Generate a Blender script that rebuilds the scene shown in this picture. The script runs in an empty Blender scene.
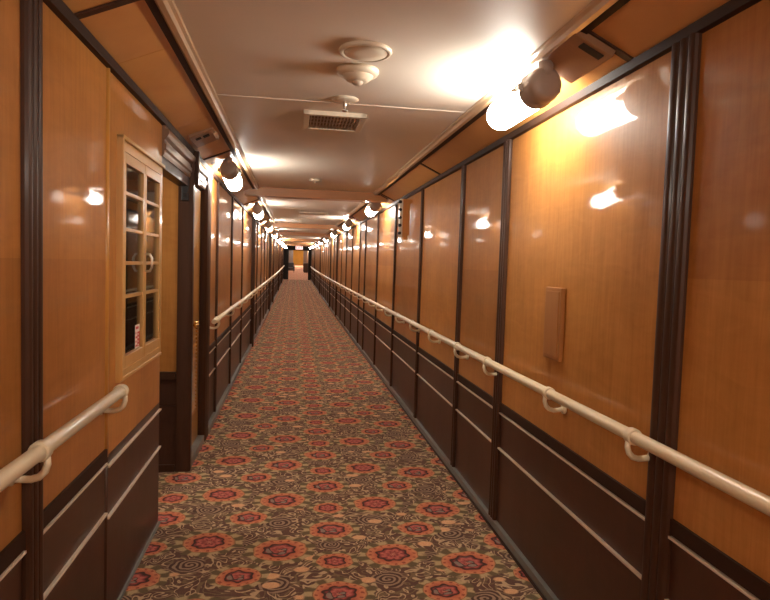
import bpy, bmesh, math, random
from mathutils import Vector, Matrix
random.seed(7)
S = bpy.context.scene
COL = S.collection
PI = math.pi

# ------------------------------------------------------------------ setting
XR, XL = 1.195, -0.728          # wall faces
ZW, ZC = 2.25, 2.36             # top of wall, ceiling
CR, CL = 0.965, -0.465          # ceiling edges
YB = -2.6                       # behind the camera
YBULK = 42.0
YEND = 80.0
SA = 2.0e-4
def sh(y):                      # the ship's sheer: the deck climbs towards the bow
    return SA * y * y if y > 0 else 0.0
def slope(y):
    return math.atan(2 * SA * y) if y > 0 else 0.0

# ------------------------------------------------------------------ node helper
class NT:
    def __init__(s, name):
        s.m = bpy.data.materials.new(name); s.m.use_nodes = True
        s.t = s.m.node_tree; s.t.nodes.clear()
        s.out = s.t.nodes.new('ShaderNodeOutputMaterial')
    def n(s, kind, **kw):
        x = s.t.nodes.new(kind)
        for k, v in kw.items(): setattr(x, k, v)
        return x
    def set(s, sock, v):
        if isinstance(v, V): s.t.links.new(v.s, sock)
        elif isinstance(v, bpy.types.NodeSocket): s.t.links.new(v, sock)
        else: sock.default_value = v
    def math(s, op, a, b=None, c=None):
        x = s.n('ShaderNodeMath', operation=op)
        s.set(x.inputs[0], a)
        if b is not None: s.set(x.inputs[1], b)
        if c is not None: s.set(x.inputs[2], c)
        return V(s, x.outputs[0])
    def mix(s, f, a, b):
        x = s.n('ShaderNodeMix', data_type='RGBA')
        s.set(x.inputs[0], f); s.set(x.inputs[6], col(a)); s.set(x.inputs[7], col(b))
        return x.outputs[2]
    def mul(s, a, b):
        x = s.n('ShaderNodeMix', data_type='RGBA', blend_type='MULTIPLY')
        x.inputs[0].default_value = 1
        s.set(x.inputs[6], a); s.set(x.inputs[7], b)
        return x.outputs[2]
    def ramp(s, f, stops, interp='LINEAR'):
        x = s.n('ShaderNodeValToRGB'); r = x.color_ramp; r.interpolation = interp
        while len(r.elements) < len(stops): r.elements.new(0.5)
        for e, (p, c) in zip(r.elements, stops):
            e.position = p; e.color = col(c)
        s.set(x.inputs[0], f)
        return x.outputs[0]
    def coord(s, scale=(1, 1, 1)):
        tc = s.n('ShaderNodeTexCoord'); mp = s.n('ShaderNodeMapping')
        mp.inputs['Scale'].default_value = scale
        s.t.links.new(tc.outputs['Object'], mp.inputs[0])
        return mp.outputs[0]
    def noise(s, vec, scale, detail=3, rough=.5, dist=0):
        x = s.n('ShaderNodeTexNoise')
        s.set(x.inputs['Vector'], vec); x.inputs['Scale'].default_value = scale
        x.inputs['Detail'].default_value = detail; x.inputs['Roughness'].default_value = rough
        x.inputs['Distortion'].default_value = dist
        return V(s, x.outputs[0])
    def bsdf(s, base, rough=.5, metal=0., spec=.5, coat=0., coat_rough=.1, bump=None, bstr=.1, bdist=.01, emit=None, estr=0):
        b = s.n('ShaderNodeBsdfPrincipled')
        s.set(b.inputs['Base Color'], col(base)); s.set(b.inputs['Roughness'], rough)
        b.inputs['Metallic'].default_value = metal; b.inputs['Specular IOR Level'].default_value = spec
        b.inputs['Coat Weight'].default_value = coat; b.inputs['Coat Roughness'].default_value = coat_rough
        if emit is not None:
            b.inputs['Emission Color'].default_value = col(emit); b.inputs['Emission Strength'].default_value = estr
        if bump is not None:
            bp = s.n('ShaderNodeBump'); bp.inputs['Strength'].default_value = bstr; bp.inputs['Distance'].default_value = bdist
            s.set(bp.inputs['Height'], bump)
            s.t.links.new(bp.outputs[0], b.inputs['Normal'])
            s.t.links.new(bp.outputs[0], b.inputs['Coat Normal'])
        s.t.links.new(b.outputs[0], s.out.inputs[0])
        s.b = b
        return s.m
class V:
    def __init__(s, nt, sock): s.nt, s.s = nt, sock
    def __add__(s, o): return s.nt.math('ADD', s, o)
    def __radd__(s, o): return s.nt.math('ADD', o, s)
    def __sub__(s, o): return s.nt.math('SUBTRACT', s, o)
    def __rsub__(s, o): return s.nt.math('SUBTRACT', o, s)
    def __mul__(s, o): return s.nt.math('MULTIPLY', s, o)
    def __rmul__(s, o): return s.nt.math('MULTIPLY', o, s)
    def __truediv__(s, o): return s.nt.math('DIVIDE', s, o)
def col(c):
    if isinstance(c, (tuple, list)) and len(c) == 3: return (c[0], c[1], c[2], 1)
    return c
def srgb(r, g, b):
    f = lambda u: (u / 255 / 12.92) if u <= 10 else ((u / 255 + .055) / 1.055) ** 2.4
    return (f(r), f(g), f(b), 1)

def wood(name, a, b, rough=.22, coat=.5, cr=.08, grain=(16, 16, 1.1), tint=False, wav=.35, spec=.5, fig=0):
    t = NT(name)
    g = t.noise(t.coord(grain), 3.0, 5, .6, .6)
    big = t.noise(t.coord((1, 1, .6)), 2.3, 3, .55, .4)
    f = t.math('ADD', g * .55, big * .6)
    if fig: f = f + (t.noise(t.coord((2.2, 2.2, 7)), 2.0, 3, .6, 1.2) - .5) * fig
    c = t.ramp(f, [(.32, a), (.78, b)])
    if tint:
        at = t.n('ShaderNodeAttribute', attribute_name='tint')
        c = t.mul(c, at.outputs['Color'])
    wv = t.noise(t.coord((1, 1, .5)), 3.2, 2, .5)
    r = t.math('MULTIPLY_ADD', g, .10, rough - .05)
    return t.bsdf(c, r, coat=coat, coat_rough=cr, bump=wv, bstr=wav, bdist=.01, spec=spec)
def plain(name, c, rough=.5, metal=0., coat=0., var=.12, scale=9, spec=.5, **k):
    t = NT(name)
    nz = t.noise(t.coord(), scale, 4, .6)
    cc = t.ramp(nz, [(.3, tuple(x * (1 - var) for x in col(c)[:3])), (.7, tuple(min(1, x * (1 + var)) for x in col(c)[:3]))])
    return t.bsdf(cc, rough, metal=metal, coat=coat, spec=spec, **k)

M = {}
M['maple'] = wood('maple_veneer', (.315, .124, .025), (.500, .218, .056), rough=.45, coat=.42, cr=.045, tint=True, wav=.13, spec=.16, fig=.34)
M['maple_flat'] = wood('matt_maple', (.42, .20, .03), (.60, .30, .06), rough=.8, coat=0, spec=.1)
M['maple_trim'] = wood('maple_trim', (.42, .19, .038), (.56, .28, .066), rough=.35, coat=.6, cr=.08, wav=.1)
M['cabinet'] = wood('pale_maple', (.50, .26, .07), (.64, .37, .12), rough=.38, coat=.4, cr=.08, wav=.05)
M['plate'] = wood('brown_plate', (.20, .095, .045), (.28, .14, .07), rough=.45, coat=.15, cr=.2, grain=(2, 8, 2), wav=.05)
M['plaque'] = wood('plaque_wood', (.26, .095, .018), (.36, .145, .032), rough=.5, coat=.1, wav=.05)
M['board'] = wood('orange_board', (.40, .14, .022), (.54, .22, .045), rough=.5, coat=.1, wav=.05)
M['soffit'] = wood('soffit_wood', (.50, .235, .060), (.62, .32, .10), rough=.42, coat=.3, cr=.2, wav=.15, grain=(2, 1.5, 2), tint=True)
M['dark'] = wood('dark_stained_wood', (.040, .017, .009), (.066, .029, .016), rough=.42, coat=.07, cr=.14, wav=.05, spec=.16)
M['dado'] = wood('dado_wood', (.046, .019, .011), (.080, .034, .020), rough=.42, coat=.2, cr=.2, grain=(9, 9, 2), tint=True, spec=.25, fig=.3)
M['edge'] = plain('dark_stained_edge', (.036, .017, .010), .55, var=.1, scale=3, spec=.15)
M['frame'] = wood('brown_door_frame', (.13, .068, .036), (.20, .105, .057), rough=.4, coat=.22, cr=.12, wav=.05, grain=(9, 1, 9))
M['beam'] = wood('beam_wood', (.42, .19, .068), (.52, .25, .10), rough=.4, coat=.3, grain=(1, 8, 8), wav=.05)
M['moulding'] = wood('glossy_moulding', (.46, .32, .19), (.56, .40, .25), rough=.32, coat=.5, cr=.12, grain=(3, .5, 3), wav=.05)
M['backing'] = plain('panel_backing', (.010, .006, .004), .7)
M['ceiling'] = plain('ceiling_paint', srgb(222, 214, 202), .5, var=.02, scale=2, coat=.03, spec=.3)
M['white'] = plain('cream_enamel', srgb(214, 202, 182), .4, var=.03)
M['grey'] = plain('grey_plastic', srgb(182, 168, 152), .5, var=.05)
M['rail'] = plain('cream_rail_paint', srgb(214, 200, 170), .4, var=.03, scale=30, coat=.25)
M['strip'] = plain('dado_bead', srgb(214, 200, 182), .35, var=.05, coat=.3)
M['base'] = plain('grey_skirting', srgb(112, 114, 110), .35, var=.12, scale=12, coat=.3)
M['metal'] = plain('satin_metal', (.62, .58, .52), .28, metal=1, var=.05)
M['cap'] = plain('bronze_enamel', (.34, .25, .20), .5, var=.08, coat=.1)
M['brass'] = plain('brass', (.8, .58, .26), .22, metal=1, var=.05)
M['black'] = plain('black_plastic', (.012, .010, .010), .4, var=.2)
M['slot'] = plain('dark_slot', (.012, .008, .006), .8, var=.2)
M['duct'] = plain('tan_duct', srgb(140, 116, 94), .7, var=.1)
M['leather'] = plain('dark_leather', (.02, .012, .01), .45, var=.3)
M['hose'] = plain('red_canvas_hose', (.25, .025, .02), .7, var=.25, scale=60)
M['inside'] = plain('dark_cabinet_lining', (.34, .17, .16), .6, var=.2)
M['sticker'] = plain('white_sticker', srgb(238, 228, 222), .5, var=.02)
M['stickred'] = plain('red_print', (.55, .03, .035), .5, var=.05)

def glass():
    t = NT('pane_glass')
    b = t.bsdf((.9, .92, .9), .03)
    gl = t.n('ShaderNodeBsdfGlossy'); gl.inputs['Roughness'].default_value = .03
    tr = t.n('ShaderNodeBsdfTransparent'); tr.inputs[0].default_value = (.86, .86, .84, 1)
    fr = t.n('ShaderNodeFresnel'); fr.inputs[0].default_value = 1.75
    mx = t.n('ShaderNodeMixShader')
    t.t.links.new(fr.outputs[0], mx.inputs[0]); t.t.links.new(tr.outputs[0], mx.inputs[1]); t.t.links.new(gl.outputs[0], mx.inputs[2])
    t.t.links.new(mx.outputs[0], t.out.inputs[0])
    return t.m
M['glass'] = glass()
def glow(name, c, s):
    t = NT(name)
    nz = t.noise(t.coord(), 5, 1)
    e = t.n('ShaderNodeEmission'); e.inputs[0].default_value = col(c)
    t.set(e.inputs[1], nz * (s * .1) + s * .95)
    t.t.links.new(e.outputs[0], t.out.inputs[0])
    return t.m
LAMP = 35.0
M['globe'] = glow('lit_opal_glass', (1, .93, .82), LAMP)
M['exitface'] = glow('lit_sign_face', (1, .62, .56), 1.3)
M['exitred'] = glow('lit_red_letters', (1, .05, .04), 1.2)

# ---- carpet
def carpet(name, lift):
    t = NT(name)
    tc = t.n('ShaderNodeTexCoord'); sp = t.n('ShaderNodeSeparateXYZ')
    wn = t.n('ShaderNodeTexNoise'); wn.inputs['Scale'].default_value = 14; wn.inputs['Detail'].default_value = 1
    t.t.links.new(tc.outputs['Object'], wn.inputs['Vector']); t.t.links.new(tc.outputs['Object'], sp.inputs[0])
    ws = t.n('ShaderNodeSeparateColor'); t.t.links.new(wn.outputs['Color'], ws.inputs[0])
    x = V(t, sp.outputs[0]) + (V(t, ws.outputs[0]) - .5) * .035
    y = V(t, sp.outputs[1]) + (V(t, ws.outputs[1]) - .5) * .035
    P, Q, SK = .955, .665, .215
    def polar(x0, y0, R, ys=1.18):
        n = t.math('ROUND', (x - x0) / P)
        dx = x - x0 - n * P
        yy = y - y0 + n * SK
        dy = (yy - t.math('ROUND', yy / Q) * Q) * ys
        d = t.math('SQRT', dx * dx + dy * dy) / R
        return d, t.math('ARCTAN2', dy, dx)
    bg, bg2 = srgb(60, 38, 38), srgb(96, 66, 60)
    tan, olive = srgb(186, 160, 128), srgb(112, 94, 72)
    pos = tc.outputs['Object']
    # arabesque ground
    c = t.mix(t.noise(pos, 9, 2), bg, bg2)
    nz = t.noise(pos, 6.5, .5, .5, 1.4)
    band = t.math('SINE', nz * 34)
    m = t.ramp(band, [(.55, (0, 0, 0)), (.80, (1, 1, 1))])
    c = t.mix(t.math('MULTIPLY', m, .8), c, olive)
    nz2 = t.noise(pos, 8.5, .5, .5, 2.0)
    band2 = t.math('SINE', nz2 * 30 + 1.3)
    m2 = t.ramp(band2, [(.58, (0, 0, 0)), (.82, (1, 1, 1))])
    c = t.mix(t.math('MULTIPLY', m2, .85), c, tan)
    # scrolls
    for (sx, sy, R, dirn) in ((.48, 2.76, .095, 1), (.90, 3.21, .10, -1), (.71, 2.95, .085, 1), (.23, 3.13, .07, -1)):
        d, a = polar(sx, sy, R)
        w = t.math('SINE', d * 23 + a * dirn)
        sc = t.ramp(w * .5 + .5, [(.42, bg), (.60, srgb(140, 116, 98))])
        edge = t.ramp(d + t.math('COSINE', a * 3) * .15, [(.80, (1, 1, 1)), (.95, (0, 0, 0))])
        c = t.mix(edge, c, sc)
    # peach buds
    vo = t.n('ShaderNodeTexVoronoi'); vo.inputs['Scale'].default_value = 6.8; vo.inputs['Randomness'].default_value = .8
    t.t.links.new(t.coord((.8, 1.2, 1)), vo.inputs['Vector'])
    bud = t.ramp(V(t, vo.outputs['Distance']), [(.21, (1, 1, 1)), (.26, (0, 0, 0))])
    c = t.mix(bud, c, t.mix(t.noise(pos, 40, 1), srgb(190, 134, 98), srgb(214, 176, 136)))
    # medallions
    orange, red, wine, pink = srgb(172, 100, 74), srgb(132, 50, 56), srgb(50, 22, 30), srgb(200, 128, 108)
    for (mx, my, R, scroll, k) in ((.24, 2.65, .135, True, 8), (.24, 2.955, .10, False, 6), (.54, 3.0, .145, False, 8),
                                   (.73, 2.63, .115, True, 6), (.915, 2.88, .15, True, 8)):
        d, a = polar(mx, my, R * .95)
        pet = t.math('COSINE', a * k)
        leaf = t.math('COSINE', a * (k + 2) + .6)
        outer = d + leaf * .07 + (t.noise(pos, 30, 1) - .5) * .3
        om = t.ramp(outer * .5, [(.62, (1, 1, 1)), (.66, (0, 0, 0))])
        oc = t.ramp(leaf * .5 + .5, [(.30, srgb(88, 76, 56)), (.70, srgb(168, 148, 112))])
        c = t.mix(om, c, oc)
        dd = d + pet * .045
        ring = t.ramp(dd, [(.0, pink), (.14, red), (.34, srgb(182, 96, 88)), (.46, red), (.53, wine), (.60, wine), (.64, srgb(176, 92, 70))], 'LINEAR')
        outr = t.ramp(d, [(.62, srgb(172, 88, 68)), (.76, srgb(186, 110, 80)), (.92, srgb(194, 126, 90)), (.96, srgb(150, 104, 72)), (1.0, srgb(98, 86, 58))])
        bead = t.ramp(t.math('COSINE', a * (k * 2)), [(.2, (0, 0, 0)), (.7, (1, 1, 1))])
        bd = t.ramp(d, [(.76, (0, 0, 0)), (.80, (1, 1, 1)), (.88, (1, 1, 1)), (.92, (0, 0, 0))])
        outr = t.mix(t.math('MULTIPLY', bead, bd), outr, srgb(140, 66, 54))
        ring = t.mix(t.ramp(dd, [(.60, (0, 0, 0)), (.64, (1, 1, 1))]), ring, outr)
        if scroll:
            w = t.math('SINE', a + d * 11) + t.math('COSINE', a * 3 - d * 9) * .5
            sm = t.ramp(w, [(.25, (0, 0, 0)), (.45, (1, 1, 1))])
            inn = t.ramp(d, [(.47, (1, 1, 1)), (.51, (0, 0, 0))])
            ring = t.mix(t.math('MULTIPLY', sm, inn), ring, t.mix(t.ramp(w, [(.7, (0, 0, 0)), (.95, (1, 1, 1))]), srgb(58, 40, 48), srgb(128, 112, 106)))
        else:
            w = t.math('COSINE', a * k * 1.0)
            vein = t.ramp(w * t.math('SINE', d * 22), [(.35, (0, 0, 0)), (.65, (1, 1, 1))])
            inn = t.ramp(d, [(.50, (1, 1, 1)), (.54, (0, 0, 0))])
            ring = t.mix(t.math('MULTIPLY', vein, inn), ring, srgb(112, 44, 54))
        mm = t.ramp(d, [(.98, (1, 1, 1)), (1.0, (0, 0, 0))])
        c = t.mix(mm, c, ring)
    pile = t.noise(pos, 260, 2, .6)
    pv = t.ramp(pile, [(.3, (.95, .94, .93)), (.7, (1.38, 1.36, 1.34))])
    c = t.mix(.14, c, srgb(126, 106, 82))
    c = t.mul(c, pv)
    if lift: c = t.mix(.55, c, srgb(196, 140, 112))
    return t.bsdf(c, .95, spec=.15, bump=pile, bstr=.4, bdist=.004)
M['carpet'] = carpet('patterned_carpet', False)
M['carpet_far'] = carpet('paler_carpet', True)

# ------------------------------------------------------------------ mesh builder
class MB:
    def __init__(s):
        s.bm = bmesh.new(); s.mi = 0
        s.tint = s.bm.loops.layers.color.new('tint')
        s.tv = (1, 1, 1, 1)
    def _f(s, vs):
        try: f = s.bm.faces.new(vs)
        except ValueError: return None
        f.material_index = s.mi
        for l in f.loops: l[s.tint] = s.tv
        return f
    def box(s, x0, x1, y0, y1, z0, z1, ny=1, bev=0.0):
        """box cut into ny slices along y"""
        if bev and ny == 1:
            b2 = bmesh.new(); bmesh.ops.create_cube(b2, size=1)
            for v in b2.verts:
                v.co = Vector(((x0 + x1) / 2 + v.co.x * abs(x1 - x0), (y0 + y1) / 2 + v.co.y * abs(y1 - y0), (z0 + z1) / 2 + v.co.z * abs(z1 - z0)))
            bmesh.ops.bevel(b2, geom=b2.edges[:], offset=bev, segments=2, affect='EDGES', profile=.6)
            s.merge(b2); return
        L = []
        for i in range(ny + 1):
            y = y0 + (y1 - y0) * i / ny
            L.append([s.bm.verts.new((x, y, z)) for x, z in ((x0, z0), (x1, z0), (x1, z1), (x0, z1))])
        for i in range(ny):
            a, b = L[i], L[i + 1]
            for k in range(4):
                s._f((a[k], a[(k + 1) % 4], b[(k + 1) % 4], b[k]))
        s._f(L[0][::-1]); s._f(L[-1])
    def merge(s, b2, mat=None):
        mp = {}
        for v in b2.verts: mp[v] = s.bm.verts.new(mat @ v.co if mat else v.co)
        for f in b2.faces:
            g = s._f([mp[v] for v in f.verts])
            if g: g.smooth = f.smooth
        b2.free()
    def prism_z(s, pts, z0, z1):
        """closed outline in xy drawn up z"""
        a = [s.bm.verts.new((p[0], p[1], z0)) for p in pts]; b = [s.bm.verts.new((p[0], p[1], z1)) for p in pts]
        n = len(pts)
        for i in range(n): s._f((a[i], a[(i + 1) % n], b[(i + 1) % n], b[i]))
        s._f(a[::-1]); s._f(b)
    def prism_y(s, pts, y0, y1, ny=1):
        """closed outline in xz drawn along y"""
        n = len(pts); L = []
        for i in range(ny + 1):
            y = y0 + (y1 - y0) * i / ny
            L.append([s.bm.verts.new((p[0], y, p[1])) for p in pts])
        for j in range(ny):
            for i in range(n): s._f((L[j][i], L[j][(i + 1) % n], L[j + 1][(i + 1) % n], L[j + 1][i]))
        s._f(L[0][::-1]); s._f(L[-1])
    def lathe(s, prof, axis='z', seg=24, c=(0, 0, 0)):
        """prof: (radius, height) pairs"""
        R = []
        for r, h in prof:
            if r < 1e-6:
                p = {'z': (c[0], c[1], c[2] + h), 'y': (c[0], c[1] + h, c[2]), 'x': (c[0] + h, c[1], c[2])}[axis]
                R.append([s.bm.verts.new(p)]); continue
            row = []
            for i in range(seg):
                a = 2 * PI * i / seg; u, w = r * math.cos(a), r * math.sin(a)
                p = {'z': (c[0] + u, c[1] + w, c[2] + h), 'y': (c[0] + u, c[1] + h, c[2] + w), 'x': (c[0] + h, c[1] + u, c[2] + w)}[axis]
                row.append(s.bm.verts.new(p))
            R.append(row)
        for a, b in zip(R, R[1:]):
            for i in range(seg):
                j = (i + 1) % seg
                if len(a) == 1 and len(b) == 1: continue
                if len(a) == 1: f = s._f((a[0], b[i], b[j]))
                elif len(b) == 1: f = s._f((a[i], a[j], b[0]))
                else: f = s._f((a[i], a[j], b[j], b[i]))
                if f: f.smooth = True
    def tube(s, pts, r, seg=12, caps=True):
        pts = [Vector(p) for p in pts]; R = []
        prev = None
        for i, p in enumerate(pts):
            d = (pts[min(i + 1, len(pts) - 1)] - pts[max(i - 1, 0)]).normalized()
            if prev is None:
                u = d.orthogonal().normalized()
            else:
                u = (prev - d * prev.dot(d)).normalized()
            prev = u; w = d.cross(u)
            rr = r[i] if isinstance(r, (list, tuple)) else r
            R.append([s.bm.verts.new(p + (u * math.cos(2 * PI * k / seg) + w * math.sin(2 * PI * k / seg)) * rr) for k in range(seg)])
        for a, b in zip(R, R[1:]):
            for k in range(seg):
                f = s._f((a[k], a[(k + 1) % seg], b[(k + 1) % seg], b[k]))
                if f: f.smooth = True
        if caps: s._f(R[0][::-1]); s._f(R[-1])
    def build(s, name, mats, parent=None, sheer=False, kind=None, loc=(0, 0, 0)):
        bmesh.ops.recalc_face_normals(s.bm, faces=s.bm.faces[:])
        if sheer:
            for v in s.bm.verts: v.co.z += sh(v.co.y)
        me = bpy.data.meshes.new(name); s.bm.to_mesh(me); s.bm.free()
        for m in (mats if isinstance(mats, list) else [mats]): me.materials.append(m)
        o = bpy.data.objects.new(name, me); COL.objects.link(o); o.location = loc
        if parent: o.parent = parent
        if kind: o['kind'] = kind
        return o
def tintv(a=.1):
    k = 1 + random.uniform(-a, a); return (k, k * (1 + random.uniform(-.03, .03)), k * (1 + random.uniform(-.06, .06)), 1)
def thing(name, label, cat, loc, group=None, rx=None):
    o = bpy.data.objects.new(name, None); COL.objects.link(o)
    x, y, z = loc
    o.location = (x, y, z + sh(y)); o.rotation_euler = (slope(y) if rx is None else rx, 0, 0)
    o.empty_display_size = .1
    o['label'] = label; o['category'] = cat
    if group: o['group'] = group
    return o
def dup(root, label, loc, tilt=0):
    r = root.copy(); COL.objects.link(r)
    x, y, z = loc
    r.location = (x, y, z + sh(y)); r.rotation_euler = (slope(y) - tilt, 0, 0); r['label'] = label
    for ch in list(root.children):
        c = ch.copy(); COL.objects.link(c); c.parent = r
        for g in list(ch.children):
            d = g.copy(); COL.objects.link(d); d.parent = c
    return r
_tn = [0]
def trim(mb, mats, sheer=True):
    _tn[0] += 1
    return mb.build('trim_%d' % _tn[0], mats, sheer=sheer, kind='structure')
ORD = ['first', 'second', 'third', 'fourth', 'fifth', 'sixth', 'seventh', 'eighth', 'ninth', 'tenth', 'eleventh', 'twelfth']

# ------------------------------------------------------------------ floor and ceiling
b = MB(); b.box(XL - .03, XR + .03, YB, YBULK, -.06, 0, ny=44); b.box(-2.4, XL - .03, 3.45, 4.36, -.06, 0)
b.build('floor', M['carpet'], sheer=True, kind='structure')
b = MB(); b.box(-1.2, 1.7, YBULK, YEND + .2, -.06, 0, ny=30)
b.build('floor_forward', M['carpet_far'], sheer=True, kind='structure')
b = MB(); b.box(CL - .3, CR + .3, YB, YBULK, ZC, ZC + .06, ny=44); b.build('ceiling', M['ceiling'], sheer=True, kind='structure')
b = MB(); b.box(-1.2, 1.7, YBULK, YEND + .2, ZC, ZC + .06, ny=30); b.build('ceiling_forward', M['ceiling'], sheer=True, kind='structure')
# raised battens over the joints of the ceiling sheets
for y in (3.28, 9.9, 12.2, 16.4, 21.5):
    b = MB(); b.box(CL + .03, CR - .02, y - .012, y + .012, ZC - .0025, ZC + .002); trim(b, M['ceiling'])
# deck beams crossing the corridor
for y in (7.2, 13.9, 18.4, 24.6, 30.8, 36.5):
    b = MB(); b.box(CL - .12, CR + .12, y, y + .2, 2.262, ZC + .01); trim(b, M['beam'])

# ------------------------------------------------------------------ walls
ZS = 1.49
def bay(mb, side, y0, y1, zt=ZW):
    x0, x1 = (XR, XR + .02) if side > 0 else (XL - .02, XL)
    g = 0
    for z0, z1, mi in ((ZS + g / 2, zt, 0), (.735, ZS - g / 2, 0), (.47, .735, 1), (.0, .468, 1)):
        mb.mi = mi; mb.tv = tintv(.09)
        mb.box(x0, x1, y0, y1, z0, z1)
right_posts = [(-1.2, .09, .022), (.25, .09, .022), (1.745, .125, .022), (3.31, .10, .022), (4.21, .075, .02), (5.6, .07, .02), (7.08, .07, .02),
               (8.6, .07, .02), (10.1, .06, .02), (10.95, .06, .02), (12.4, .06, .02), (13.8, .06, .02), (15.2, .06, .02), (16.6, .14, .045)]
y = 18.1
while y < 41: right_posts.append((y, .07, .02) if len(right_posts) % 5 else (y, .14, .045)); y += 1.5
left_posts = [(-1.1, .09, .022), (.4, .09, .022), (1.80, .10, .022)]
left_far = [(5.86, .06, .02), (7.2, .06, .02), (8.65, .06, .02), (10.67, .16, .06), (12.1, .06, .02), (13.6, .06, .02), (15.1, .06, .02), (16.5, .06, .02), (18.0, .16, .06)]
y = 19.5
while y < 41: left_far.append((y, .06, .02) if len(left_far) % 5 else (y, .16, .06)); y += 1.5

def post(yc, w, p, side, z1=ZW):
    n = 3 if w > .085 else 2
    pts = []
    K = 8 * n
    for i in range(K + 1):
        u = i / K
        ribs = abs(math.sin(PI * n * u)) ** .35
        pts.append((p * (.45 + .55 * ribs), (u - .5) * w))
    out = [(-.015, -w / 2)] + pts + [(-.015, w / 2)]
    X = XR if side > 0 else XL
    b = MB(); b.prism_z([(X - side * a, yc + c) for a, c in out], .0, z1)
    return trim(b, M['dark'])
def wall(name, side, posts, y0, y1, extra=None):
    mb = MB()
    edges = [y0] + [p[0] for p in posts] + [y1]
    for a, c in zip(edges, edges[1:]): bay(mb, side, a + .001, c - .001)
    mb.mi = 2; mb.tv = (1, 1, 1, 1)
    X = XR + .022 if side > 0 else XL - .062
    mb.box(X, X + .04, y0, y1, -.05, ZW + .14, ny=max(1, int((y1 - y0) / 1.5)))
    o = mb.build(name, [M['maple'], M['dado'], M['backing']], sheer=True, kind='structure')
    for p in posts: post(*p, side)
    return o
wall('wall_right', 1, right_posts, YB, YBULK)
wall('wall_left_forward', -1, left_far, 5.26, YBULK)
# near left wall, up to the side passage, with the hole for the cabinet
CY0, CY1, CZ0, CZ1 = 2.63, 3.43, .985, 1.99
mb = MB()
for a, c in ((YB, -1.1), (-1.1, .4), (.4, 1.80), (1.80, 2.50)): bay(mb, -1, a + .001, c - .001)
x0, x1 = XL - .02, XL
mb.mi = 0; mb.tv = (1.0, 1.0, 1.0, 1)
mb.box(x0, x1, 2.501, 3.47, CZ1, ZW); mb.box(x0, x1, 2.501, 3.47, .70, CZ0)
mb.box(x0, x1, 2.501, CY0, CZ0, CZ1); mb.box(x0, x1, CY1, 3.47, CZ0, CZ1)
mb.mi = 1; mb.tv = (.9, .9, .9, 1)
mb.box(x0, x1, 2.501, 3.47, .45, .70); mb.box(x0, x1, 2.501, 3.47, 0, .448)
mb.mi = 2
mb.box(XL - .062, XL - .022, YB, 2.50, -.05, ZW + .14)
mb.box(-2.4, XL - .02, 3.468, 3.47, 0, ZW) ; mb.mi = 2
mb.box(-1.05, XL - .02, 2.50, 3.468, -.05, .96); mb.box(-1.05, XL - .02, 2.50, 3.468, 2.035, ZW + .14); mb.box(-1.05, -1.0, 2.50, 3.468, .95, 2.04)
mb.build('wall_left', [M['maple'], M['dado'], M['backing']], kind='structure')
for p in left_posts: post(*p, -1)
b = MB(); b.lathe([(0, .70), (.013, .70), (.013, ZW), (0, ZW)], 'z', 14, (XL - .003, 2.50, 0)); trim(b, M['maple_trim'])
b = MB(); b.lathe([(0, 0), (.011, .0), (.011, .699), (0, .699)], 'z', 14, (XL - .003, 2.50, 0)); trim(b, M['dark'])
# side passage
mb = MB()
mb.mi = 0; mb.tv = (.95, .95, .95, 1); mb.box(-2.4, XL - .05, 4.34, 4.36, .70, 2.2); mb.mi = 1; mb.box(-2.4, XL - .05, 4.338, 4.36, 0, .47); mb.box(-2.4, XL - .05, 4.338, 4.36, .474, .70)
mb.mi = 0; mb.box(-2.42, -2.4, 3.47, 4.36, 0, 2.25)
mb.build('wall_passage', [M['maple'], M['dado']], kind='structure')
b = MB(); b.box(-2.4, XL - .02, 3.47, 4.36, 2.2, 2.26); b.build('ceiling_passage', M['ceiling'], kind='structure')
b = MB(); b.box(-2.4, -.80, 4.324, 4.34, .0, .05); trim(b, M['dark'])
b = MB(); b.box(-2.4, -.80, 4.322, 4.34, .66, .71); trim(b, M['dark'])
# corner post of the passage and the post past the door
b = MB(); b.prism_z([(-.795, 4.32), (-.725, 4.32), (-.71, 4.325), (-.695, 4.335), (-.695, 4.38), (-.71, 4.40), (-.795, 4.40)], 0, 2.16); trim(b, M['dark'])
b = MB(); b.prism_z([(-.80, 5.04), (-.725, 5.04), (-.70, 5.06), (-.69, 5.09), (-.70, 5.14), (-.69, 5.20), (-.70, 5.24), (-.728, 5.26), (-.80, 5.26)], 0, 2.16); trim(b, M['dark'])
# stepped header moulding above passage and door
def header(y0, y1):
    b = MB()
    prof = [(-.80, 2.06), (-.722, 2.06), (-.715, 2.075), (-.715, 2.09), (-.706, 2.10), (-.706, 2.125), (-.716, 2.13), (-.716, 2.15), (-.70, 2.165), (-.69, 2.185), (-.69, 2.205), (-.71, 2.21), (-.71, 2.25), (-.80, 2.25)]
    b.prism_y(prof, y0, y1, 1); return trim(b, M['frame'])
header(3.47, 4.37); header(4.42, 5.26)
b = MB(); b.box(-.80, -.67, 4.37, 4.42, 2.02, 2.25); trim(b, M['dark'])
b = MB(); b.box(-.80, XL, 3.47, 4.34, 2.0, 2.06); trim(b, M['dark'])
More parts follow.
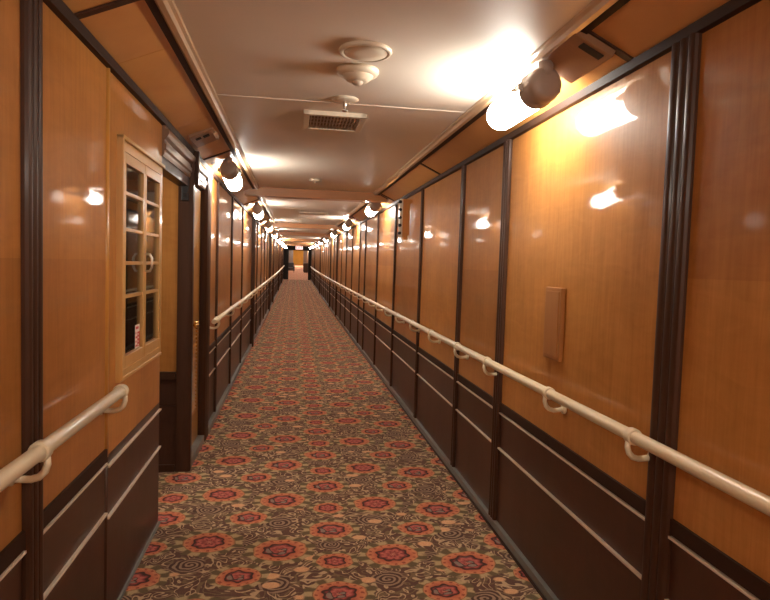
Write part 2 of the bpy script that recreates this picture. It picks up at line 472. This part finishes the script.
# louvred door
b = MB()
b.tv = (1, 1, 1, 1)
dy0, dy1, dx = 4.41, 5.03, -.752
b.box(dx - .035, dx, dy0, dy1, .06, .30, bev=.003); b.box(dx - .035, dx, dy0, dy1, .97, 2.05, bev=.003)
b.box(dx - .035, dx, dy0, dy0 + .09, .30, .97); b.box(dx - .035, dx, dy1 - .09, dy1, .30, .97)
b.box(dx - .035, dx - .03, dy0 + .09, dy1 - .09, .30, .97)
door = b.build('door_1', M['maple_trim'], kind='structure')
b = MB()
for i in range(22):
    z = .315 + i * .03
    b.prism_y([(dx - .028, z + .022), (dx - .001, z), (dx - .001, z + .006), (dx - .028, z + .028)], dy0 + .09, dy1 - .09)
b.build('louvre', M['maple_trim'], door)
b = MB(); b.lathe([(0, .0), (.026, .001), (.026, .006), (.010, .010), (.010, .035), (.026, .042), (.028, .056), (.018, .068), (0, .070)], 'x', 16, (dx, 4.56, 1.02))
b.build('door_knob', M['brass'], door)
b = MB(); b.box(-.83, -.70, 4.405, 5.04, 0, .055); trim(b, M['base'])
b = MB(); b.box(-.86, -.80, 4.36, 5.26, 0, 2.25); b.build('wall_behind_door', M['backing'], kind='structure')

# dado beads and skirtings
def long_strip(X, side, p, y0, y1, z0, z1):
    b = MB(); b.box(X - side * p, X + side * .004, y0, y1, z0, z1, ny=max(1, int((y1 - y0) / 1.5))); return b
for z in (.672, .468): trim(long_strip(XR, 1, .013, YB, YBULK, z, z + .008), M['strip'])
for z in (.672, .468):
    trim(long_strip(XL, -1, .012, YB, 2.49, z, z + .008), M['strip']); trim(long_strip(XL, -1, .012, 5.26, YBULK, z, z + .008), M['strip'])
for z in (.652, .440): trim(long_strip(XL, -1, .012, 2.51, 3.472, z, z + .008), M['strip'])
for z in (.686,):
    trim(long_strip(XR, 1, .010, YB, YBULK, z, z + .05), M['edge'])
    trim(long_strip(XL, -1, .010, YB, 2.49, z, z + .05), M['edge']); trim(long_strip(XL, -1, .010, 5.26, YBULK, z, z + .05), M['edge'])
b = long_strip(XR, 1, .036, YB, YBULK, 0, .007); trim(b, M['edge'])
b = long_strip(XR, 1, .024, YB, YBULK, .002, .045); b.build('baseboard_right', M['base'], sheer=True, kind='structure')
b = long_strip(XL, -1, .012, YB, 3.472, 0, .014); b.build('baseboard_left', M['base'], sheer=True, kind='structure')
b = long_strip(XL, -1, .034, 5.26, YBULK, 0, .05); b.build('baseboard_left_forward', M['base'], sheer=True, kind='structure')

# ------------------------------------------------------------------ slanted soffits
R_L = [2.37, 7.5, 11.15, 14.95, 18.75, 22.55, 26.35, 30.15, 33.95, 37.75]     # where each glass starts
L_L = [5.10, 8.85, 12.65, 16.45, 20.25, 24.05, 27.85, 31.65, 35.45, 39.2]
def soffit(side, cuts, darks):
    w = (XR, ZW, CR, ZC) if side > 0 else (XL, ZW, CL, ZC)
    mb = MB()
    es = [YB] + cuts + [YBULK]
    for a, c in zip(es, es[1:]):
        mb.mi = 0; mb.tv = tintv(.08)
        mb.prism_y([(w[0], w[1]), (w[2], w[3]), (w[2], w[3] + .03), (w[0], w[1] + .03)], a + .0015, c - .0015, max(1, int((c - a) / 1.5)))
    mb.mi = 1; mb.tv = (1, 1, 1, 1)
    mb.prism_y([(w[0], w[1] + .012), (w[2], w[3] + .012), (w[2], w[3] + .05), (w[0], w[1] + .05)], YB, YBULK, 30)
    mb.build('soffit_right' if side > 0 else 'soffit_left', [M['soffit'], M['backing']], sheer=True, kind='structure')
    for d in darks:
        b = MB(); b.prism_y([(w[0], w[1] - .008), (w[2], w[3] - .008), (w[2], w[3] + .02), (w[0], w[1] + .02)], d - .016, d + .016); trim(b, M['dark'])
    # dark angle at the wall, pale moulding at the ceiling
    b = MB(); b.prism_y([(w[0] + side * .01, w[1] - .028), (w[0] - side * .02, w[1] - .022), (w[0] - side * .032, w[1] + .004), (w[0] + side * .01, w[1] + .02)], YB, YBULK, 30); trim(b, M['edge'])
    b = MB(); b.prism_y([(w[2] + side * .030, w[3] - .030), (w[2] + side * .002, w[3] - .020), (w[2], w[3] + .01), (w[2] + side * .03, w[3] + .01)], YB, YBULK, 30); trim(b, M['edge'])
    e = w[2]
    pr = [(e + side * .004, ZC - .022), (e - side * .006, ZC - .030), (e - side * .026, ZC - .028), (e - side * .034, ZC - .014), (e - side * .046, ZC - .010), (e - side * .050, ZC + .005), (e + side * .004, ZC + .005)]
    b = MB(); b.prism_y(pr, YB, YBULK, 30); trim(b, M['moulding'])
dr = [2.03, 4.86] + [v - .40 for v in R_L[1:]]
soffit(1, sorted([-.5] + dr + [v + 1.7 for v in R_L[1:]]), dr)
dl = [2.08, 4.79] + [v - .38 for v in L_L[1:]]
soffit(-1, sorted([-.5, 2.55, 3.70] + dl + [v + 1.7 for v in L_L]), dl)

# ------------------------------------------------------------------ lamps
def make_lamp(side):
    """origin: axis of the glass where it leaves the cap; glass runs along +y"""
    t = thing('soffit_lamp', 'x', 'lamp', (0, 0, 0), 'tube lamps along the soffits')
    th = math.atan2(ZC - ZW, abs(XR - CR))
    b = MB(); r, L = .071, .50
    prof = [(0, -.008), (r * .8, -.008), (r, .02), (r, L - r)] + [(r * math.cos(a), L - r + r * math.sin(a)) for a in (PI / 8, PI / 4, 3 * PI / 8)] + [(0, L)]
    b.lathe(prof, 'y', 20); b.build('globe', M['globe'], t)
    b = MB()
    r = .0715
    b.lathe([(0, -.098), (.045, -.097), (.058, -.092), (.066, -.080), (r, -.055), (r, .0), (r + .004, .002), (r + .004, .018), (r - .002, .02), (r - .006, -.002), (.04, -.01), (0, -.01)], 'y', 24)
    cap = b.build('lamp_cap', M['cap'], t)
    for s in (-1, 1):
        b = MB(); b.box(s * .070, s * .090, -.02, .03, -.014, .014, bev=.003); b.lathe([(0, -.002), (.008, -.002), (.008, .012), (0, .014)], 'y', 10, (s * .090, .03, .0))
        b.build('clip', M['metal'], cap)
    # plate lies on the slanted soffit; local frame: u across, n down
    cx, cz = -side * .0, .0925
    rot = Matrix.Translation((side * .045, 0, .107)) @ Matrix.Rotation(side * th, 4, 'Y')
    def slab(mb, u0, u1, y0, y1, n0, n1, bev=.004):
        b2 = bmesh.new(); bmesh.ops.create_cube(b2, size=1)
        for v in b2.verts: v.co = Vector(((u0 + u1) / 2 + v.co.x * (u1 - u0), (y0 + y1) / 2 + v.co.y * (y1 - y0), (n0 + n1) / 2 + v.co.z * (n1 - n0)))
        bmesh.ops.bevel(b2, geom=b2.edges[:], offset=bev, segments=1, affect='EDGES')
        mb.merge(b2, rot)
    b = MB(); slab(b, *((-.05, .115) if side > 0 else (-.115, .05)), -.345, -.02, -.036, .006)
    pl = b.build('mounting_plate', M['plate'], t)
    b = MB(); slab(b, *((.0, .09) if side > 0 else (-.09, .0)), -.325, -.285, -.040, -.030, .002); b.build('slot', M['slot'], pl)
    b = MB(); b.tube([(0, -.07, .03), (0, -.07, .085)], .03, 12); b.build('stem', M['cap'], t)
    return t
zl = 2.235
rl = make_lamp(1); rl.location = (.965, R_L[0], zl + sh(R_L[0])); rl.rotation_euler = (slope(R_L[0]), 0, 0)
rl['label'] = 'big lit tube lamp with dark cap nearest the camera, on the right soffit'
for i, y in enumerate(R_L[1:]):
    lb = '%s lit globe lamp along the right soffit counting away from the camera' % ORD[i + 1]
    if i == 0: lb = 'second lit globe lamp on the right soffit, just past the first ceiling beam'
    if i == len(R_L) - 2: lb = 'last and smallest lit lamp on the right soffit, before the dark bulkhead'
    dup(rl, lb, (.985, y, zl), .08)
ll = make_lamp(-1); ll.location = (-.54, L_L[0], zl + sh(L_L[0])); ll.rotation_euler = (slope(L_L[0]) - .12, 0, 0)
ll['label'] = 'nearest lit globe lamp on the left soffit, above the louvred door'
for i, y in enumerate(L_L[1:]):
    lb = '%s lit globe lamp along the left soffit counting away from the camera' % ORD[i + 1]
    if i == 0: lb = 'second lit globe lamp on the left soffit, just past the first ceiling beam'
    if i == len(L_L) - 2: lb = 'last and smallest lit lamp on the left soffit, before the dark bulkhead'
    dup(ll, lb, (-.54, y, zl), .11)
# bare lamp base without a glass, on the left soffit
t = thing('lamp_base', 'unlit wooden lamp base with dark socket holes on the left soffit', 'lamp base', (-.60, 4.15, 2.312))
th = math.atan2(ZC - ZW, XR - CR)
rot = Matrix.Rotation(-th, 4, 'Y')
def slab_in(rot, u0, u1, y0, y1, n0, n1, bev=.003):
    mb = MB(); b2 = bmesh.new(); bmesh.ops.create_cube(b2, size=1)
    for v in b2.verts: v.co = Vector(((u0 + u1) / 2 + v.co.x * (u1 - u0), (y0 + y1) / 2 + v.co.y * (y1 - y0), (n0 + n1) / 2 + v.co.z * (n1 - n0)))
    bmesh.ops.bevel(b2, geom=b2.edges[:], offset=bev, segments=1, affect='EDGES'); mb.merge(b2, rot); return mb
pl = slab_in(rot, -.085, .075, -.20, .12, -.024, .002).build('mounting_plate', M['plate'], t)
slab_in(rot, -.055, -.02, -.13, -.085, -.028, -.018, .002).build('socket_hole', M['slot'], pl)
slab_in(rot, -.005, .035, -.13, -.085, -.030, -.018, .002).build('socket_hole', M['slot'], pl)
slab_in(rot, .06, .085, -.09, .03, -.034, -.010, .003).build('clip', M['moulding'], t)

# ------------------------------------------------------------------ handrails
def bracket_mesh(side):
    """origin on the rail axis; wall lies at side * .08"""
    b = MB()
    b.lathe([(.0205, -.016), (.0265, -.016), (.0275, -.012), (.0275, .012), (.0265, .016), (.0205, .016)], 'y', 18)
    pts = [(side * x, 0, z) for x, z in ((-.016, -.016), (-.017, -.036), (-.010, -.056), (.004, -.070), (.024, -.076), (.046, -.075), (.068, -.072))]
    b.tube(pts, [.009, .0095, .010, .010, .010, .0098, .0108], 12)
    f = MB(); f.lathe([(0, 0), (.018, 0), (.020, .003), (.020, .012), (.012, .015), (0, .015)], 'x', 16, (side * .0805 - (.015 if side > 0 else 0) + (.0 if side > 0 else 0), 0, -.072))
    return b, f
BR = {}
for s in (1, -1):
    b, f = bracket_mesh(s)
    o = b.build('bracket', M['rail']); g = f.build('wall_foot', M['rail'], o)
    BR[s] = (o.data, g.data)
    bpy.data.objects.remove(g); bpy.data.objects.remove(o)
def handrail(label, side, y0, y1, ys, z, mat=None):
    X = (XR if side > 0 else XL) - side * .08
    ym = y0 if y0 > 0 else 0
    t = bpy.data.objects.new('handrail', None); COL.objects.link(t); t['label'] = label; t['category'] = 'handrail'
    t['group'] = 'cream handrails'
    t.location = (X, ym, z + sh(ym))
    n = max(2, int((y1 - y0) / .8))
    b = MB()
    pts = [(0, y0 + (y1 - y0) * i / n - ym, sh(y0 + (y1 - y0) * i / n) - sh(ym)) for i in range(n + 1)]
    b.tube(pts, .0208, 16); 
    b.build('rail', M['rail'], t)
    for y in ys:
        o = bpy.data.objects.new('bracket', BR[side][0]); COL.objects.link(o); o.parent = t
        o.location = (0, y - ym, sh(y) - sh(ym)); o.rotation_euler = (slope(y), 0, 0)
        g = bpy.data.objects.new('wall_foot', BR[side][1]); COL.objects.link(g); g.parent = o
    return t
ys = [.35, 1.05, 1.80, 2.46, 3.31, 3.95]; y = 4.75
while y < 40.5: ys.append(y); y += .80 if y < 12 else 1.4
handrail('long cream handrail running down the right wall', 1, YB + .02, 40.8, ys, .965)
handrail('cream handrail on the near left wall, ending beside the glazed cabinet', -1, YB + .02, 2.43, [.3, 1.0, 1.67, 2.41], .985)
handrail('cream handrail on the left wall just past the louvred door', -1, 5.14, 10.55, [5.34, 6.6, 7.6, 8.6, 9.6, 10.5], .985)
handrail('second cream handrail past the louvred door, between two thick dark posts', -1, 10.8, 17.88, [10.85, 12.2, 13.6, 15, 16.4, 17.8], .985)
handrail('farthest cream handrail on the left wall, leading to the bulkhead', -1, 18.12, 40.8, [18.2 + 1.6 * i for i in range(15)], .985)

# ------------------------------------------------------------------ glazed cabinet
t = thing('hose_cabinet', 'glazed two-door maple wall cabinet with a red and white sticker', 'cabinet', (XL, 3.05, CZ0), rx=0)
def rel(mb): 
    for v in mb.bm.verts: v.co -= Vector((XL, 3.05, CZ0 ))
    return mb
Y0, Y1, Z0, Z1 = CY0, CY1, CZ0, CZ1
b = MB(); P0, P1 = XL - .02, XL + .014
b.box(P0, P1, Y0, Y0 + .055, Z0, Z1, bev=.004); b.box(P0, P1, Y1 - .03, Y1, Z0, Z1, bev=.004)
b.box(P0, P1, Y0 + .05, Y1 - .03, Z1 - .045, Z1, bev=.004); b.box(P0, P1, Y0 + .05, Y1 - .03, Z0, Z0 + .035, bev=.004)
b.box(XL - .005, XL + .028, Y0 - .004, Y0 + .014, Z0 - .004, Z1 + .012, bev=.004); b.box(XL - .005, XL + .028, Y0 - .004, Y1 + .004, Z1 - .002, Z1 + .014, bev=.004)
b.box(XL - .005, XL + .018, Y0, Y1, Z0 - .014, Z0 + .002, bev=.004)
rel(b).build('cabinet_frame', M['cabinet'], t)
b = MB()
b.box(-.995, -.98, Y0, Y1, Z0, Z1); b.box(-.98, P0, Y0, Y0 + .012, Z0, Z1); b.box(-.98, P0, Y1 - .012, Y1, Z0, Z1)
b.box(-.98, P0, Y0, Y1, Z0, Z0 + .012); b.box(-.98, P0, Y0, Y1, Z1 - .012, Z1)
rel(b).build('carcass', M['inside'], t)
b = MB(); b.box(-.97, -.77, Y0 + .012, Y1 - .012, 1.30, 1.312); rel(b).build('shelf', M['moulding'], t)
muntz = [1.775, 1.62, 1.475, 1.33]
def cab_door(y0, y1, st0, st1):
    z0, z1 = Z0 + .037, Z1 - .047
    b = MB(); a0, a1 = XL - .012, XL + .016
    b.box(a0, a1, y0, y0 + st0, z0, z1, bev=.003); b.box(a0, a1, y1 - st1, y1, z0, z1, bev=.003)
    b.box(a0, a1, y0 + st0 - .002, y1 - st1 + .002, z1 - .045, z1, bev=.003); b.box(a0, a1, y0 + st0 - .002, y1 - st1 + .002, z0, z0 + .05, bev=.003)
    for z in muntz: b.box(a0 + .004, a1 - .004, y0 + st0 - .002, y1 - st1 + .002, z - .008, z + .008, bev=.002)
    d = rel(b).build('cabinet_door', M['cabinet'], t)
    zz = [z0 + .05] + muntz[::-1] + [z1 - .045]
    for c, e in zip(zz, zz[1:]):
        b = MB(); b.box(XL - .001, XL + .002, y0 + st0 - .003, y1 - st1 + .003, c + .004, e - .004); rel(b).build('glass_pane', M['glass'], d)
    return d
d1 = cab_door(Y0 + .050, 3.045, .035, .026); d2 = cab_door(3.049, Y1 - .032, .026, .04)
b = MB(); q = [(XL + .014, 3.062, 1.52), (XL + .035, 3.062, 1.518), (XL + .045, 3.062, 1.50), (XL + .045, 3.062, 1.455), (XL + .035, 3.062, 1.437), (XL + .014, 3.062, 1.435)]
b.tube(q, .006, 10); rel(b).build('handle', M['metal'], d2)
# sticker on the bottom pane
b = MB(); b.box(XL + .0022, XL + .0032, 2.928, 3.008, 1.075, 1.185); st = rel(b).build('sticker', M['sticker'], d1)
b = MB()
b.box(XL + .0033, XL + .0037, 2.966, 3.006, 1.080, 1.150)
for i, (a, c) in enumerate(((2.933, 2.961), (2.933, 2.951), (2.933, 2.961), (2.933, 2.946))):
    b.box(XL + .0033, XL + .0037, a, c, 1.082 + i * .02, 1.091 + i * .02)
b.box(XL + .0033, XL + .0037, 2.938, 2.988, 1.164, 1.176)
rel(b).build('print', M['stickred'], st)
b = MB()
for i, w in enumerate((.020, .012, .020, .014)):
    b.box(XL + .0038, XL + .0041, 2.972, 2.972 + w, 1.084 + i * .017, 1.091 + i * .017)
rel(b).build('print_mark', M['sticker'], st)
# folded hose hanging inside: a thing of its own
h = thing('fire_hose', 'folded red hose hanging behind the cabinet glass', 'hose', (-.88, 2.86, 1.02), rx=0)
b = MB(); pts = []
for i in range(7):
    yy = -.09 + i * .028
    seq = [(0, yy, 0.02), (0, yy, .25), (0, yy, .62)] if i % 2 == 0 else [(0, yy, .62), (0, yy, .25), (0, yy, .02)]
    pts += seq
b.tube(pts, .018, 8); b.build('folded_hose', M['hose'], h)
b = MB(); b.lathe([(0, 0), (.022, 0), (.022, .04), (.012, .06), (.009, .18), (.012, .19), (0, .19)], 'z', 14, (.02, .24, -.021)); b.build('nozzle', M['brass'], h)

# ------------------------------------------------------------------ small things on the walls
t = thing('cover_plate', 'small plain wooden cover plate standing proud of the near right panel', 'wooden plate', (XR - .0005, 2.59, 1.095), rx=0)
b = MB(); b.box(-.022, 0.0, -.085, .085, 0, .33, bev=.005); b.build('plate', M['plaque'], t)
b = MB(); b.box(-.026, -.021, -.068, .068, .018, .312, bev=.002); b.build('plate_face', M['plaque'], t)
t = thing('sign_board', 'wooden board hanging out from the right wall with a notched white edge', 'sign board', (1.098, 6.14, 1.765))
b = MB()
out = [(.0, 0.03), (.0, .42), (.0965, .42), (.0965, .39), (.072, .37), (.072, .05), (.058, .05), (.058, .0), (.012, .0), (.012, .03)]
b2 = bmesh.new()
va = [b2.verts.new((p[0], -.012, p[1])) for p in out]; vb = [b2.verts.new((p[0], .012, p[1])) for p in out]
n = len(out)
b2.faces.new(va); b2.faces.new(vb[::-1])
for i in range(n): b2.faces.new((va[i], vb[i], vb[(i + 1) % n], va[(i + 1) % n]))
b.merge(b2); b.build('board', M['board'], t)
b = MB(); b.box(-.034, -.0005, -.010, .010, .03, .42, bev=.002); e = b.build('white_edge', M['white'], t)
for i in range(5):
    b = MB(); b.lathe([(0, -.014), (.017, -.014), (.017, .014), (0, .014)], 'y', 12, (-.028, 0, .07 + i * .08)); b.build('notch', M['black'], e)
t = thing('door_holder', 'small black box fixed high on the dark post of the side passage', 'box', (-.725, 4.3145, 1.90), rx=0)
b = MB(); b.box(-.045, .0, -.02, .006, 0, .17, bev=.004); b.build('housing', M['black'], t)
b = MB(); b.box(-.038, -.007, -.024, -.019, .10, .16, bev=.002); b.build('cover', M['slot'], t)
b = MB(); b.box(-.034, -.012, -.028, -.019, .02, .05, bev=.002); b.build('lever', M['slot'], t)

# ------------------------------------------------------------------ ceiling fittings
def at_ceiling(name, label, cat, x, y, group=None): return thing(name, label, cat, (x, y, ZC), group)
t = at_ceiling('ceiling_speaker', 'round flat white speaker on the ceiling, nearest the camera', 'speaker', .265, 2.45)
b = MB(); b.lathe([(0, .004), (.105, .004), (.107, -.006), (.103, -.013), (.094, -.016), (.090, -.014), (.089, -.012), (0, -.012)], 'z', 40); b.build('rim', M['white'], t)
b = MB(); b.lathe([(0, -.011), (.0885, -.011), (.087, -.014), (.04, -.0155), (0, -.016)], 'z', 32); b.build('grille', M['white'], t)
t = at_ceiling('smoke_detector', 'domed white smoke detector on the ceiling behind the round speaker', 'detector', .26, 2.70)
b = MB(); b.lathe([(0, .004), (.092, .004), (.094, -.012), (.086, -.024), (.066, -.028), (0, -.028)], 'z', 36); b.build('base', M['white'], t)
b = MB(); b.lathe([(.070, -.026), (.066, -.034), (.058, -.040), (.050, -.048), (.034, -.053), (0, -.053)], 'z', 32); b.build('head', M['white'], t)
b = MB(); b.lathe([(.026, -.051), (.022, -.062), (.012, -.068), (0, -.068)], 'z', 20); b.build('sensor', M['grey'], t)
t = at_ceiling('sprinkler', 'ceiling sprinkler head with a round plate beside the vent', 'sprinkler', .245, 3.185)
b = MB(); b.lathe([(0, .004), (.070, .004), (.070, -.004), (.050, -.010), (.018, -.016), (0, -.016)], 'z', 28); b.build('escutcheon', M['white'], t)
b = MB(); b.lathe([(0, .004), (.010, .004), (.010, -.034), (.006, -.040), (.006, -.062), (0, -.062)], 'z', 12); b.build('nozzle', M['metal'], t)
b = MB(); b.lathe([(0, -.060), (.018, -.060), (.018, -.064), (0, -.064)], 'z', 16); b.build('deflector', M['metal'], t)
def vent(x, y, label, w=.36, l=.40):
    t = at_ceiling('ceiling_vent', label, 'vent', x, y, 'ceiling vents')
    b = MB(); d = -.024
    for x0, x1, y0, y1 in ((-w / 2, w / 2, -l / 2, -l / 2 + .035), (-w / 2, w / 2, l / 2 - .035, l / 2), (-w / 2, -w / 2 + .035, -l / 2, l / 2), (w / 2 - .035, w / 2, -l / 2, l / 2)):
        b.box(x0, x1, y0, y1, d, .003, bev=.004)
    b.build('vent_frame', M['white'], t)
    b = MB(); b.box(-w / 2 + .03, w / 2 - .03, -l / 2 + .03, l / 2 - .03, -.006, .002); b.build('duct', M['duct'], t)
    b = MB()
    nn = 15
    for i in range(nn):
        xx = -w / 2 + .045 + (w - .09) * i / (nn - 1)
        b.box(xx - .003, xx + .003, -l / 2 + .03, l / 2 - .03, d + .005, -.005)
    for i in range(4):
        yy = -l / 2 + .07 + (l - .14) * i / 3
        b.box(-w / 2 + .03, w / 2 - .03, yy - .002, yy + .002, d + .012, -.006)
    b.build('grille', M['grey'], t)
    return t
vent(.215, 3.66, 'square white air vent with a slatted grille on the near ceiling')
vent(.30, 10.6, 'flat pale air vent on the ceiling beyond the first beam', .5, .4)
t = at_ceiling('ceiling_sensor', 'tiny white disc on the ceiling just before the first beam', 'sensor', .20, 6.30)
b = MB(); b.lathe([(0, .004), (.062, .004), (.062, -.012), (.048, -.02), (0, -.022)], 'z', 24); b.build('base', M['white'], t)
b = MB(); b.lathe([(.02, -.02), (.016, -.032), (0, -.034)], 'z', 14); b.build('sensor', M['grey'], t)

# ------------------------------------------------------------------ far end
mb = MB()
mb.box(-1.2, -.37, YBULK, YBULK + .15, -.1, ZC + .1); mb.box(.98, 1.7, YBULK, YBULK + .15, -.1, ZC + .1); mb.box(-.37, .98, YBULK, YBULK + .15, 2.02, ZC + .1)
mb.build('wall_bulkhead', M['backing'], sheer=True, kind='structure')
for side in (1, -1):
    mb = MB(); X = 1.3 if side > 0 else -.83
    mb.mi = 0
    for i in range(20):
        y0 = YBULK + .15 + i * 1.88; mb.tv = tintv(.08)
        mb.mi = 0; mb.box(X, X + side * .05, y0, y0 + 1.87, .72, ZC + .05); mb.mi = 1; mb.box(X, X + side * .05, y0, y0 + 1.87, -.05, .715)
    mb.build('wall_forward_right' if side > 0 else 'wall_forward_left', [M['maple'], M['dado']], sheer=True, kind='structure')
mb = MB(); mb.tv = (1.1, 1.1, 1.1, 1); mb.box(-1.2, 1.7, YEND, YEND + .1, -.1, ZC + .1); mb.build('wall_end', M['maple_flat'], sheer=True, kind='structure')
mb = MB(); mb.box(-1.2, 1.7, YB - .1, YB, -.1, ZC + .1); mb.build('wall_back', M['maple'], kind='structure')
mb = MB()
mb.box(-1.2, -.10, 63, 63.15, -.1, ZC + .1); mb.box(.95, 1.7, 63, 63.15, -.1, ZC + .1); mb.box(-.10, .95, 63, 63.15, 2.25, ZC + .1)
mb.build('wall_lobby', M['frame'], sheer=True, kind='structure')
t = thing('exit_sign', 'small glowing red EXIT sign hanging before the dark bulkhead', 'exit sign', (.33, 41.6, 2.08))
b = MB(); b.box(-.25, .25, -.05, .05, 0, .28, bev=.006); b.build('housing', M['white'], t)
b = MB(); b.box(-.235, .235, -.056, -.0505, .012, .268); b.build('sign_face', M['exitface'], t)
b = MB()
def letter(ch, x, z, w, hgt, s):
    R = {'E': [(0, 0, s, hgt), (s, 0, w, s), (s, hgt / 2 - s / 2, w * .85, hgt / 2 + s / 2), (s, hgt - s, w, hgt)],
         'I': [(w / 2 - s / 2, 0, w / 2 + s / 2, hgt)], 'T': [(w / 2 - s / 2, 0, w / 2 + s / 2, hgt - s), (0, hgt - s, w, hgt)]}
    if ch == 'X':
        for (xa, xb) in ((0, w), (w, 0)):
            dx = s * .65
            p = [(x + xa - dx * (1 if xa else 0), z), (x + xa + dx * (0 if xa else 1), z), (x + xb + dx * (0 if xb else 1), z + hgt), (x + xb - dx * (1 if xb else 0), z + hgt)]
            f0 = [b.bm.verts.new((q[0], -.060, q[1])) for q in p]; f1 = [b.bm.verts.new((q[0], -.0562, q[1])) for q in p]
            b._f(f0); b._f(f1[::-1])
            for i in range(4): b._f((f0[i], f1[i], f1[(i + 1) % 4], f0[(i + 1) % 4]))
        return
    for x0, z0, x1, z1 in R[ch]: b.box(x + x0, x + x1, -.060, -.0562, z + z0, z + z1)
for ch, x, w in (('E', -.195, .085), ('X', -.09, .09), ('I', .02, .04), ('T', .09, .095)): letter(ch, x, .045, w, .19, .03)
b.build('lettering', M['exitred'], t)
for s in (-.15, .15):
    b = MB(); b.tube([(s, 0, .278), (s, 0, .30)], .012, 10); b.build('hanger', M['metal'], t)
# dark armchair at the left beyond the bulkhead
t = thing('armchair', 'dark armchair standing at the left beyond the bulkhead opening', 'armchair', (-.35, 56, 0))
b = MB(); b.box(-.30, .30, -.30, .30, .16, .46, bev=.05); b.build('seat', M['leather'], t)
b = MB(); b.box(-.34, .34, .18, .36, .16, .92, bev=.06); b.build('backrest', M['leather'], t)
for s in (-1, 1):
    b = MB(); b.box(s * .29, s * .42, -.32, .34, .14, .64, bev=.04); b.build('armrest', M['leather'], t)
for sx in (-.36, .36):
    for sy in (-.27, .29):
        b = MB(); b.lathe([(0, 0), (.018, 0), (.028, .17), (0, .17)], 'z', 10, (sx, sy, 0)); b.build('leg', M['dark'], t)
t = thing('console_cabinet', 'dark low cabinet against the right wall beyond the bulkhead', 'cabinet', (1.08, 57, 0))
b = MB(); b.box(-.2, .2, -.7, .7, .08, .84, bev=.01); b.build('body', M['dark'], t)
b = MB(); b.box(-.215, -.2, -.66, -.01, .12, .80, bev=.004); d = b.build('cabinet_door', M['dark'], t)
b = MB(); b.box(-.215, -.2, .01, .66, .12, .80, bev=.004); d = b.build('cabinet_door', M['dark'], t)
b = MB(); b.box(-.23, .2, -.73, .73, .84, .88, bev=.006); b.build('top', M['dark'], t)
b = MB(); b.box(-.17, .18, -.66, .66, 0, .08); b.build('plinth', M['dark'], t)

# ------------------------------------------------------------------ lights, world, camera
def point(x, y, z, w, r=.08, c=(1, .93, .82)):
    l = bpy.data.lights.new('fill_light', 'POINT'); l.energy = w; l.shadow_soft_size = r; l.color = c
    o = bpy.data.objects.new('fill_light', l); COL.objects.link(o); o.location = (x, y, z + sh(y)); return o
point(.85, -1.3, 2.12, 36); point(-.4, -1.0, 2.12, 40); point(-1.7, 3.8, 2.0, 20)  # unseen fill behind the camera; last one added to brighten the passage
for y, w in ((43.5, 40), (48, 60), (54, 70), (60, 90), (67, 120), (74, 420)): point(.25, y, 2.1, w)  # fill added without fixtures to brighten the floor and end wall beyond the bulkhead
w = bpy.data.worlds.new('world'); S.world = w; w.use_nodes = True
w.node_tree.nodes['Background'].inputs[0].default_value = (1, .85, .65, 1); w.node_tree.nodes['Background'].inputs[1].default_value = .02

F, VP, ROLL = 600., (294, 263), math.radians(1.3)
fw = Vector(((VP[0] - 385) / F, -(VP[1] - 300) / F, -1)).normalized()
up = Vector((math.sin(ROLL), math.cos(ROLL), 0)); up = (up - fw * up.dot(fw)).normalized()
rt = fw.cross(up)
R = Matrix((rt, fw, up))                      # rows: world axes seen by the camera -> camera to world
cam = bpy.data.cameras.new('camera'); cam.sensor_fit = 'HORIZONTAL'; cam.sensor_width = 36; cam.lens = 36 * F / 770; cam.clip_end = 300; cam.clip_start = .02
co = bpy.data.objects.new('camera', cam); COL.objects.link(co)
co.matrix_world = Matrix.Translation((0, 0, 1.5)) @ R.to_4x4()
S.camera = co
S.view_settings.view_transform = 'Standard'; S.view_settings.look = 'None'; S.view_settings.gamma = 1; S.view_settings.use_curve_mapping = False
S.view_settings.exposure = 0.62
S.cycles.max_bounces = 10; S.cycles.diffuse_bounces = 5; S.cycles.glossy_bounces = 5; S.cycles.transparent_max_bounces = 12
S.cycles.use_denoising = True; S.cycles.sample_clamp_indirect = 12
S.cycles.caustics_reflective = False; S.cycles.caustics_refractive = False
